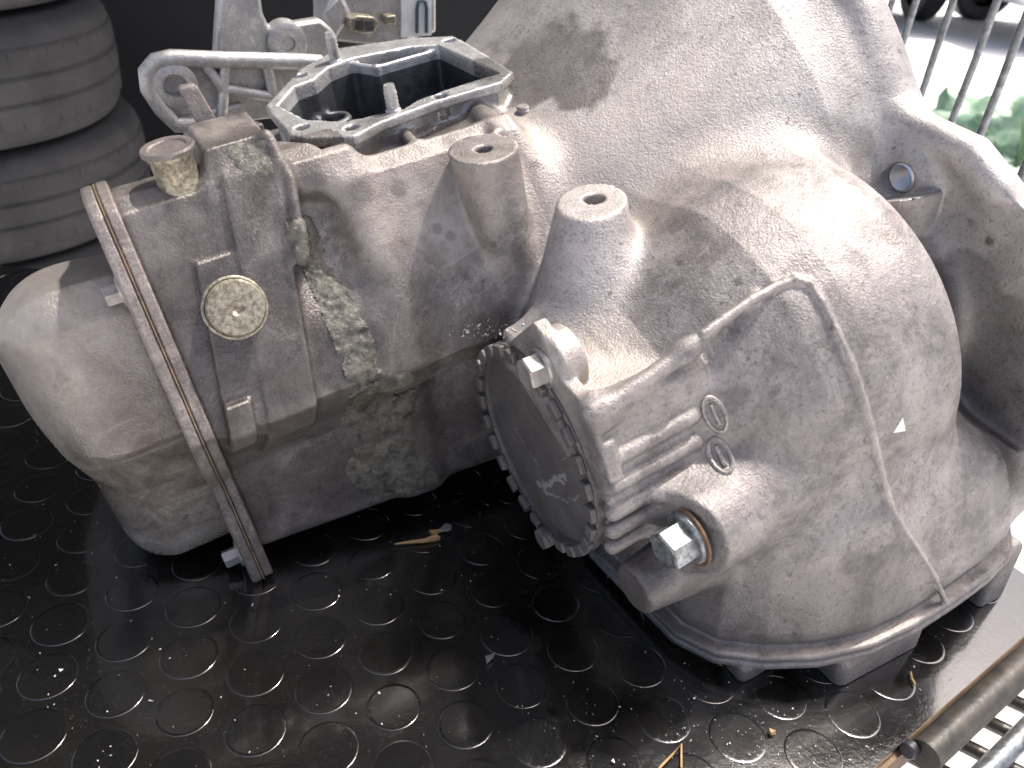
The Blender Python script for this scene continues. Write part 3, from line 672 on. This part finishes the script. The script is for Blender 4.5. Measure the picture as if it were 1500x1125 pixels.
# ------------------------------------------------------------------ clean alloy bracket and sensor block behind the gearbox
AB = empty('alloy_bracket', to_world((.05, -.39, -.10)), 'pale alloy mounting bracket with ribs and a bolt eye behind the gearbox opening', 'bracket')
def back(x, y, vv):
    d = (x-CX)/FPX*CR + (y-CY)/FPX*CD + CF; o = to_local(CAM); dl = M3@d; t = (vv-o[1])/dl[1]; return CAM + t*d
def wtube(name, pts, r, m, par, n=12): 
    return wb(MB().tube([np.array(p)-np.array(par.location) for p in pts], r, n), name, m, par)
def wb(mb, name, m, par, bev=0, smooth=35): return mb.build(name, m, par, smooth=smooth, bev=bev)
def slab(pix, v0, v1, par, name, m, bev=.002):
    """plate standing behind the case: outline measured at depth v0, real thickness back to v1"""
    F_ = [back(x, y, v0) for x, y in pix]; dv = V*(v1-v0); n = len(F_); o = np.array(par.location)
    return wb(MB().add([p-o for p in F_]+[p+dv-o for p in F_], [tuple(range(n)), tuple(range(2*n-1, n-1, -1))]+[(i, n+i, n+(i+1) % n, (i+1) % n) for i in range(n)]), name, m, par, bev)
slab([(213, 108), (222, 90), (245, 82), (420, 84), (470, 86), (470, 160), (420, 172), (330, 182), (256, 182), (220, 140)], -.385, -.395, AB, 'plate', 'clean')
edge = [(330, 182), (258, 182), (238, 160), (218, 130), (215, 105), (228, 90), (250, 85), (330, 88), (430, 90), (470, 92)]
wtube('rim', [back(x, y, -.380) for x, y in edge], .0062, 'clean', AB)
for a, b in (((330, 90), (325, 175)), ((390, 90), (400, 140)), ((328, 130), (400, 142)), ((300, 95), (330, 135))): wtube('rib', [back(*a, -.380), back(*b, -.380)], .0042, 'clean', AB)
c_ = back(256, 125, -.378); wb(MB().lathe(c_-np.array(AB.location), V, [(-.01, .017), (.002, .016), (.003, .0145), (.003, .0085), (-.009, .0075)], 32, cap=False), 'bolt_eye', 'clean', AB)
slab([(315, 88), (318, 40), (322, -25), (380, -25), (386, 20), (395, 40), (470, 28), (490, 45), (490, 92), (420, 95)], -.41, -.424, AB, 'arm', 'clean', .003)
c_ = back(420, 63, -.408); wb(MB().lathe(c_-np.array(AB.location), V, [(-.008, .017), (.003, .0155), (.004, .0135), (.004, .006), (.001, .005), (.001, 0)], 28, cap=False), 'boss', 'clean', AB)
wb(MB().hull([np.array(to_world((s_, v_, w_)))-np.array(AB.location) for s_ in (.03, .075) for v_ in (-.382, -.42) for w_ in (.08,)] + [np.array(p)-np.array(AB.location) for p in ((*to_world((.03, -.382, -.1))[:2], 0.0005), (*to_world((.08, -.382, -.1))[:2], .0005), (*to_world((.03, -.42, -.1))[:2], .0005), (*to_world((.08, -.42, -.1))[:2], .0005))]), 'leg', 'clean', AB, .003)
SB = empty('alloy_housing', to_world((-.09, -.43, -.10)), 'pale alloy housing with a plug socket and white label, behind the opening', 'housing')
o_s = np.array(SB.location)
slab([(480, 60), (480, 10), (495, -30), (640, -30), (640, 48), (560, 70)], -.43, -.47, SB, 'body', 'clean', .003)
wb(MB().hull([back(x, y, -.425)-o_s for x, y in ((470, 20), (500, -10), (515, 20), (490, 60))] + [back(x, y, -.45)-o_s for x, y in ((470, 20), (500, -10), (515, 20), (490, 60))]), 'lug', 'clean', SB, .003)
slab([(514, 44), (512, 28), (524, 23), (548, 25), (556, 34), (548, 48), (528, 50)], -.415, -.43, SB, 'plug_socket', 'brassy', .001)
for q in ([(521, 43), (521, 30), (532, 30), (533, 45)], [(536, 45), (535, 31), (547, 31), (547, 46)]): slab(q, -.4142, -.418, SB, 'socket_hole', 'inside', 0)
slab([(566, 36), (566, 24), (580, 22), (581, 36)], -.418, -.43, SB, 'clip', 'brassy', .001)
slab([(588, 55), (588, -30), (633, -30), (632, 52)], -.4275, -.4298, SB, 'label_plate', 'paper', 0)
# the rounded character on the label, read sideways
lo_ = [back(x, y, -.4269)-o_s for x, y in [(611, 48), (611, 12), (613, 3), (618, 0), (623, 3), (625, 12), (625, 48)]]
wb(MB().tube(lo_, .0016, 8), 'label_print', 'ink', SB)
wb(MB().hull([np.array(p)-o_s for p in [to_world((s_, v_, .085)) for s_ in (-.05, -.13) for v_ in (-.43, -.47)] + [np.array([*to_world((s_, v_, -.1))[:2], .0005]) for s_ in (-.05, -.13) for v_ in (-.43, -.47)]]), 'leg', 'clean', SB, .003)

# ------------------------------------------------------------------ rubber mat, board, wire cage
ground = MB().box((0, 0, -.80), (60, 60, .05)).build('ground', 'paving', smooth=0); tag(ground, kind='structure')
mat_poly = [(-.75, .10), (.10, .10), (.175, .2275), (.345, .363), (.20, .56), (.12, .66), (-.75, .66)]
MATO = empty('rubber_mat', (-.2, .35, -.006), 'oily black rubber mat with raised round studs under the gearbox', 'mat')
def zp(p, d): return (p[0]+.2, p[1]-.35, d+.006)
MB().prism(mat_poly, -.006, 0, zp).build('sheet', 'rubber', MATO, smooth=0)
board = MB().prism([(x*1.0+.004*(x > .1), y) for x, y in mat_poly], -.03, -.0065, lambda p, d: (p[0], p[1], d)).build('board', 'wood', smooth=0)
tag(board, 'weathered wooden board lying under the black rubber mat', 'board')
pitch = .0325; r0 = .0140; th = R_(17); smesh = None
cells = []
for i in range(-40, 40):
    for j in range(-40, 40):
        x = i*pitch; y = (j + .5*(i % 2))*pitch*1.0; X = math.cos(th)*x - math.sin(th)*y; Y = .33 + math.sin(th)*x + math.cos(th)*y
        d = float(poly2(np.array([X], f32), np.array([Y], f32), mat_poly)[0])
        if d > -r0: continue
        q = np.array([X, Y, 0])-CAM; z = q@CF; px, py = CX+FPX*(q@CR)/z, CY+FPX*(q@CD)/z
        if -60 < px < 1560 and -60 < py < 1200: cells.append((z, X, Y))
cells.sort()
for z, X, Y in cells[:295]:
    if smesh is None:
        o = MB().lathe((0, 0, 0), (0, 0, 1), [(0, r0), (.00015, r0-.00015), (.00024, r0-.0006), (.00022, r0-.002), (.0002, 0)], 28, cap=False).build('stud', 'rubber', MATO, smooth=60); smesh = o.data
    else: o = link(bpy.data.objects.new('stud', smesh)); o.parent = MATO
    o.location = (X+.2, Y-.35, .006 - max(0, rng.uniform(-.00010, .00018))); o.scale = (q_ := rng.uniform(.95, 1.03), q_, 1)
# grit, drops and straws on the mat
gr = MB()
for k in range(1500):
    x, y = rng.uniform(-.35, .33), rng.uniform(.14, .5)
    if rng.random() < .35: x, y = rng.normal(.13, .05), rng.normal(.23, .03)
    d = float(poly2(np.array([x], f32), np.array([y], f32), mat_poly)[0])
    if d > -.004: continue
    r = .00018*math.exp(rng.normal(0, .5)); pts = [(x+r*rng.normal(), y+r*rng.normal(), .0002+abs(r*rng.normal()) + (.0012 if k % 2 else 0)) for _ in range(6)]
    gr.hull(pts)
tag(gr.build('grit', 'chip', smooth=0), 'pale specks of grit scattered over the oily black rubber mat', 'grit', kind='stuff')
def mpt(x, y, z=.002):
    d = (x-CX)/FPX*CR + (y-CY)/FPX*CD + CF; return CAM + d*(z-CAM[2])/d[2]
def debris(name, label, cat, pix, r, m, taper=None):
    P = [mpt(x, y) for x, y in pix]; c = np.mean(P, 0); c[2] = 0
    o = MB().tube([p-c for p in P], r, 7, taper=taper).build(name, m); o.location = c; return tag(o, label, cat)
debris('dry_stalk', 'dry golden leaf stalk lying on the mat below the grease patch', 'stalk', [(578, 797), (600, 794), (622, 792), (640, 787), (632, 780), (652, 776)], .0012, 'leaf', [.3, .8, 1.2, 2.2, 1.8, .6])
debris('straw', 'thin dry forked straw near the lower edge of the picture', 'straw', [(965, 1126), (985, 1105), (998, 1090), (998, 1125)], .0006, 'leaf')
debris('straw', 'short pale straw on the wet grey mat beside the mounting foot', 'straw', [(1334, 984), (1336, 995), (1341, 1003)], .0006, 'leaf')
def scrap(name, label, px, size, m):
    c = mpt(*px, 0); o = MB().hull([(size*rng.normal()*.5, size*rng.normal()*.5, .0015+size*abs(rng.normal())*.5) for _ in range(12)]).build(name, m, smooth=0); o.location = c; return tag(o, label, 'scrap')
scrap('metal_chip', 'small bright metal chip lying alone on the black mat', (717, 968), .003, 'foil')
scrap('foil_scrap', 'shiny crumpled foil scrap beside the dry golden stalk', (655, 780), .0042, 'foil')
scrap('pebble', 'small dirty pebble on the wet mat near the front', (1128, 1075), .0024, 'leaf')

CG = empty('wire_cage', (.213, .258, -.01), 'galvanised wire cage with tube rail round the mat', 'cage'); o_c = np.array(CG.location)
def cw(mb, name, m, smooth=40): mb.v = [tuple(np.array(p)-o_c) for p in mb.v]; return mb.build(name, m, CG, smooth=smooth)
bars = [((1350, 10), (1283, 150), .86), ((1395, 10), (1336, 175), .82), ((1453, 20), (1390, 195), .78), ((1497, 30), (1424, 235), .72), ((1500, 245), (1475, 305), .66), ((1312, 10), (1262, 120), .90)]
for (pa, pb, dep) in bars:
    Pm = [CAM + dep*((x-CX)/FPX*CR + (y-CY)/FPX*CD + CF) for x, y in (pa, pb)]; c = (Pm[0]+Pm[1])/2
    L = [np.array([c[0]+(Pm[0][0]-Pm[1][0])*.0, c[1], z]) for z in np.linspace(-.2, .6, 30)]
    L = [p + np.array([rng.normal(0, .0005), rng.normal(0, .0005), 0]) for p in L]
    cw(MB().tube(L, .0036, 10), 'bar', 'wire')
dirt = np.array([.7817, .6237, 0]); nrt = np.array([.6237, -.7817, 0]); base0 = np.array([.213, .258, -.002])
cw(MB().tube([base0+nrt*.010+dirt*t for t in (-.0, .06, .13, .25)], .0085, 16), 'rail', 'tube')
cw(MB().cyl(base0+nrt*.004-dirt*.006, base0+nrt*.004+dirt*.0, .0045, n=14, bev=.001), 'rail_end', 'carblack')
for k in range(3): cw(MB().tube([base0+nrt*(.03+.028*k)+dirt*(.02-.03*k)+np.array([0, 0, -.02]), base0+nrt*(.03+.028*k)+dirt*.25+np.array([0, 0, -.02])], .0058, 12), 'shelf_wire', 'wire')
for k in range(9): cw(MB().tube([base0+nrt*.0+dirt*(-.03+.026*k)+np.array([0, 0, -.0315]), base0+nrt*.15+dirt*(.03+.026*k)+np.array([0, 0, -.0315])], .0042, 10), 'cross_wire', 'tube')

# ------------------------------------------------------------------ tyres in the dark, shed wall
def tyre(cx, cy, z0, h, r, label, rz):
    t = empty('tyre', (cx, cy, z0), label, 'tyre', 'tyres stacked on their sides against the dark wall', (0, 0, rz))
    pr = [(0, r-.11), (.002, r-.045), (.010, r-.014), (.022, r-.005), (.035, r-.002)]
    ys = np.linspace(.036, h-.036, 25)
    for y_ in ys:
        u = (y_-.036)/(h-.072); g = .0045 if min(abs(u-.33), abs(u-.67)) < .035 else 0; pr.append((y_, r - g + .004*math.sin(u*math.pi)))
    pr += [(h-.035, r-.002), (h-.022, r-.005), (h-.010, r-.014), (h-.002, r-.045), (h, r-.11), (h-.03, r-.10), (.03, r-.10), (0, r-.11)]
    MB().lathe((0, 0, 0), (0, 0, 1), pr, 96, cap=False).build('tread', 'tyre', t, smooth=40)
    blk = MB()
    for k in range(60):
        a = 2*math.pi*k/60
        for zz in (.054, h-.054):
            e1 = np.array([math.cos(a), math.sin(a), 0]); e2 = np.array([-math.sin(a), math.cos(a), 0*(1 if zz < h/2 else -1)])
            blk.box(e1*(r-.0036)+np.array([0, 0, zz]), (.005, .0142, .015), [e1, e2/np.linalg.norm(e2), (0, 0, 1)])
    blk.build('tread_blocks', 'tyre', t, smooth=0, kind='stuff')
    return t
hs = [.185, .185, .185, .19, .185, .19]
z = -.75; tl = [None, None, 'tyre low in the dark stack, peeping out just above the steel end cover', 'third tyre from the top of the dark stack', 'tyre second from the top in the dark stack, with two pale grooves', 'topmost tyre of the dark stack, cut by the picture corner']
zt = [(-.75+.185*0), 0, 0, 0, 0, 0]
zs = [.095-.188*3+.012, .095-.188*2+.012, .095-.188+.012, .107]
zs = [-.487, -.302, -.117, .075]
names = [tl[2], tl[3], tl[4], tl[5]]
low = -.75
tyre(-1.03, 1.43, -.75, .262, .30, 'wide tyre at the bottom of the dark stack, mostly hidden', .2)
for i, (z_, n_) in enumerate(zip(zs, names)): tyre(-1.025+(.015, -.005, -.02, -.04)[i], 1.42+(.0, .01, -.01, .0)[i], z_, .184 if i < 2 else .19, .305, n_, i*.37)
roof = MB().box((-1.61, 1.15, 2.03), (1.89, .88, .03)).build('unseen_roof', 'roof', smooth=0); tag(roof, 'unseen dark roof sheet over the tyres and gearbox end, its edge shaped to steer the light', 'roof')  # unseen roof, edge placed to pass the sun and darken mat reflections
wall = MB().box((-1.4, 2.0, .35), (1.72, .03, 1.65)).build('shed_wall', 'black', smooth=0); tag(wall, 'shed wall behind the tyres, its deep shade put into the black colour', 'wall')

# ------------------------------------------------------------------ outside, beyond the cage
def sheet(name, label, c, sx, sy, sz, m, seed, cat):
    r_ = np.random.default_rng(seed); n, k = 40, 26; vs = []; fs = []
    for j in range(k):
        for i in range(n):
            a = 2*math.pi*i/n; b = (j+.5)/k*math.pi*.55; d = np.array([math.cos(a)*math.sin(b), math.sin(a)*math.sin(b), math.cos(b)])
            w_ = 1 + .35*(vnoise((d*2.2+seed)[None], 1.6, seed)[0]-.5) + .25*(vnoise((d*5+seed)[None], 1.7, seed+1)[0]-.5) + .12*(vnoise((d*11+seed)[None], 1.5, seed+2)[0]-.5)
            vs.append((d[0]*sx*w_, d[1]*sy*w_, max(0, d[2]*sz*w_ - (.02 if j == k-1 else 0))))
    for j in range(k-1):
        for i in range(n): fs.append((j*n+i, j*n+(i+1) % n, (j+1)*n+(i+1) % n, (j+1)*n+i))
    fs.append(tuple(range(n)))
    o = MB().add(vs, fs).build(name, m, smooth=60); o.location = c; return tag(o, label, cat)
sheet('green_sheet', 'crumpled green plastic sheet on the ground behind the cage bars', (1.95, 3.35, -.75), .62, .45, .42, 'greencloth', 3, 'sheet')
pl_ = empty('leafy_plant', (1.79, 3.02, -.75), 'green leafy weed with long blades in front of the green sheet', 'plant')
r_ = np.random.default_rng(21)
for k in range(46):
    a = r_.uniform(0, 6.28); L = r_.uniform(.22, .5); lean = r_.uniform(.25, .9); w_ = r_.uniform(.012, .026); b0 = np.array([r_.normal(0, .07), r_.normal(0, .05), 0]); d_ = np.array([math.cos(a), math.sin(a), 0]); e_ = np.array([-math.sin(a), math.cos(a), 0]); vs = []
    for i in range(6):
        t = i/5; c = b0 + d_*(L*lean*t*t) + np.array([0, 0, L*(t-.35*lean*t*t)]); q = w_*math.sin(math.pi*min(.98, .12+t*.88)); vs += [c-e_*q, c+np.array([0, 0, -.25*q]), c+e_*q]
    MB().add(vs, [f for i in range(5) for f in ((i*3, i*3+1, i*3+4, i*3+3), (i*3+1, i*3+2, i*3+5, i*3+4))]).build('leaf', 'plantleaf', pl_)
sheet('white_sheet', 'crumpled white plastic sheet behind the green one, seen between the bars', (1.85, 4.1, -.75), .55, .4, .22, 'white', 8, 'sheet')
def car(loc, rz, label):
    c = empty('parked_car', loc, label, 'car', rot=(0, 0, rz))
    side = [(-2.1, .32), (-2.15, .62), (-1.95, .88), (-1.2, .98), (-.55, 1.38), (.7, 1.42), (1.35, 1.05), (1.95, .92), (2.1, .6), (2.05, .32)]
    MB().prism(side, -.82, .82, lambda p, d: (p[0], d, p[1])).build('body', 'carpaint', c, bev=.06, seg=3)
    gl = [(-.98, 1.0), (-.5, 1.31), (.65, 1.34), (1.15, 1.03)]
    for sy in (-1, 1): MB().prism(gl, .81*sy, .826*sy, lambda p, d: (p[0], d, p[1])).build('side_window', 'carblack', c)
    for sx in (-1, 1): MB().prism([(1.98*sx, .36), (2.19*sx, .38), (2.19*sx, .62), (1.98*sx, .64)], -.8, .8, lambda p, d: (p[0], d, p[1])).build('bumper', 'carblack', c, bev=.02)
    for sx in (-1.35, 1.35):
        for sy in (-1, 1):
            w_ = MB().lathe((sx, .66*sy, .31), (0, sy, 0), [(0, .20), (0, .29), (.02, .315), (.16, .315), (.18, .29), (.18, .2), (.15, .19), (.15, 0)], 40, cap=False).build('wheel', 'carblack', c)
            MB().lathe((sx, .66*sy, .31), (0, sy, 0), [(.14, .19), (.175, .19), (.165, .16), (.15, .05), (.17, .04), (.17, 0)], 32, cap=False).build('rim', 'carpaint', w_)
            MB().tube([(sx+.385*math.cos(t), .815*sy, .31+.385*math.sin(t)) for t in np.linspace(-.1, 3.24, 20)], .035, 8).build('wheel_arch', 'carblack', c)
        for sy in (-.62, .62): MB().hull([(sx*1.545+.03*a*0, sy+.12*b, .74+.06*e) for a in (0, 1) for b in (-1, 1) for e in (-1, 1)] + [(sx*1.58, sy+.1*b, .74+.04*e) for b in (-1, 1) for e in (-1, 1)]).build('lamp', 'redplastic' if sx > 0 else 'paper', c)
    return c
car((5.45, 8.1, -.75), R_(10), 'silver parked car with black wheel arches beyond the bars at the right')
car((2.45, 9.5, -.75), R_(95), 'parked car seen end on beyond the cage, nearest the gearbox edge')
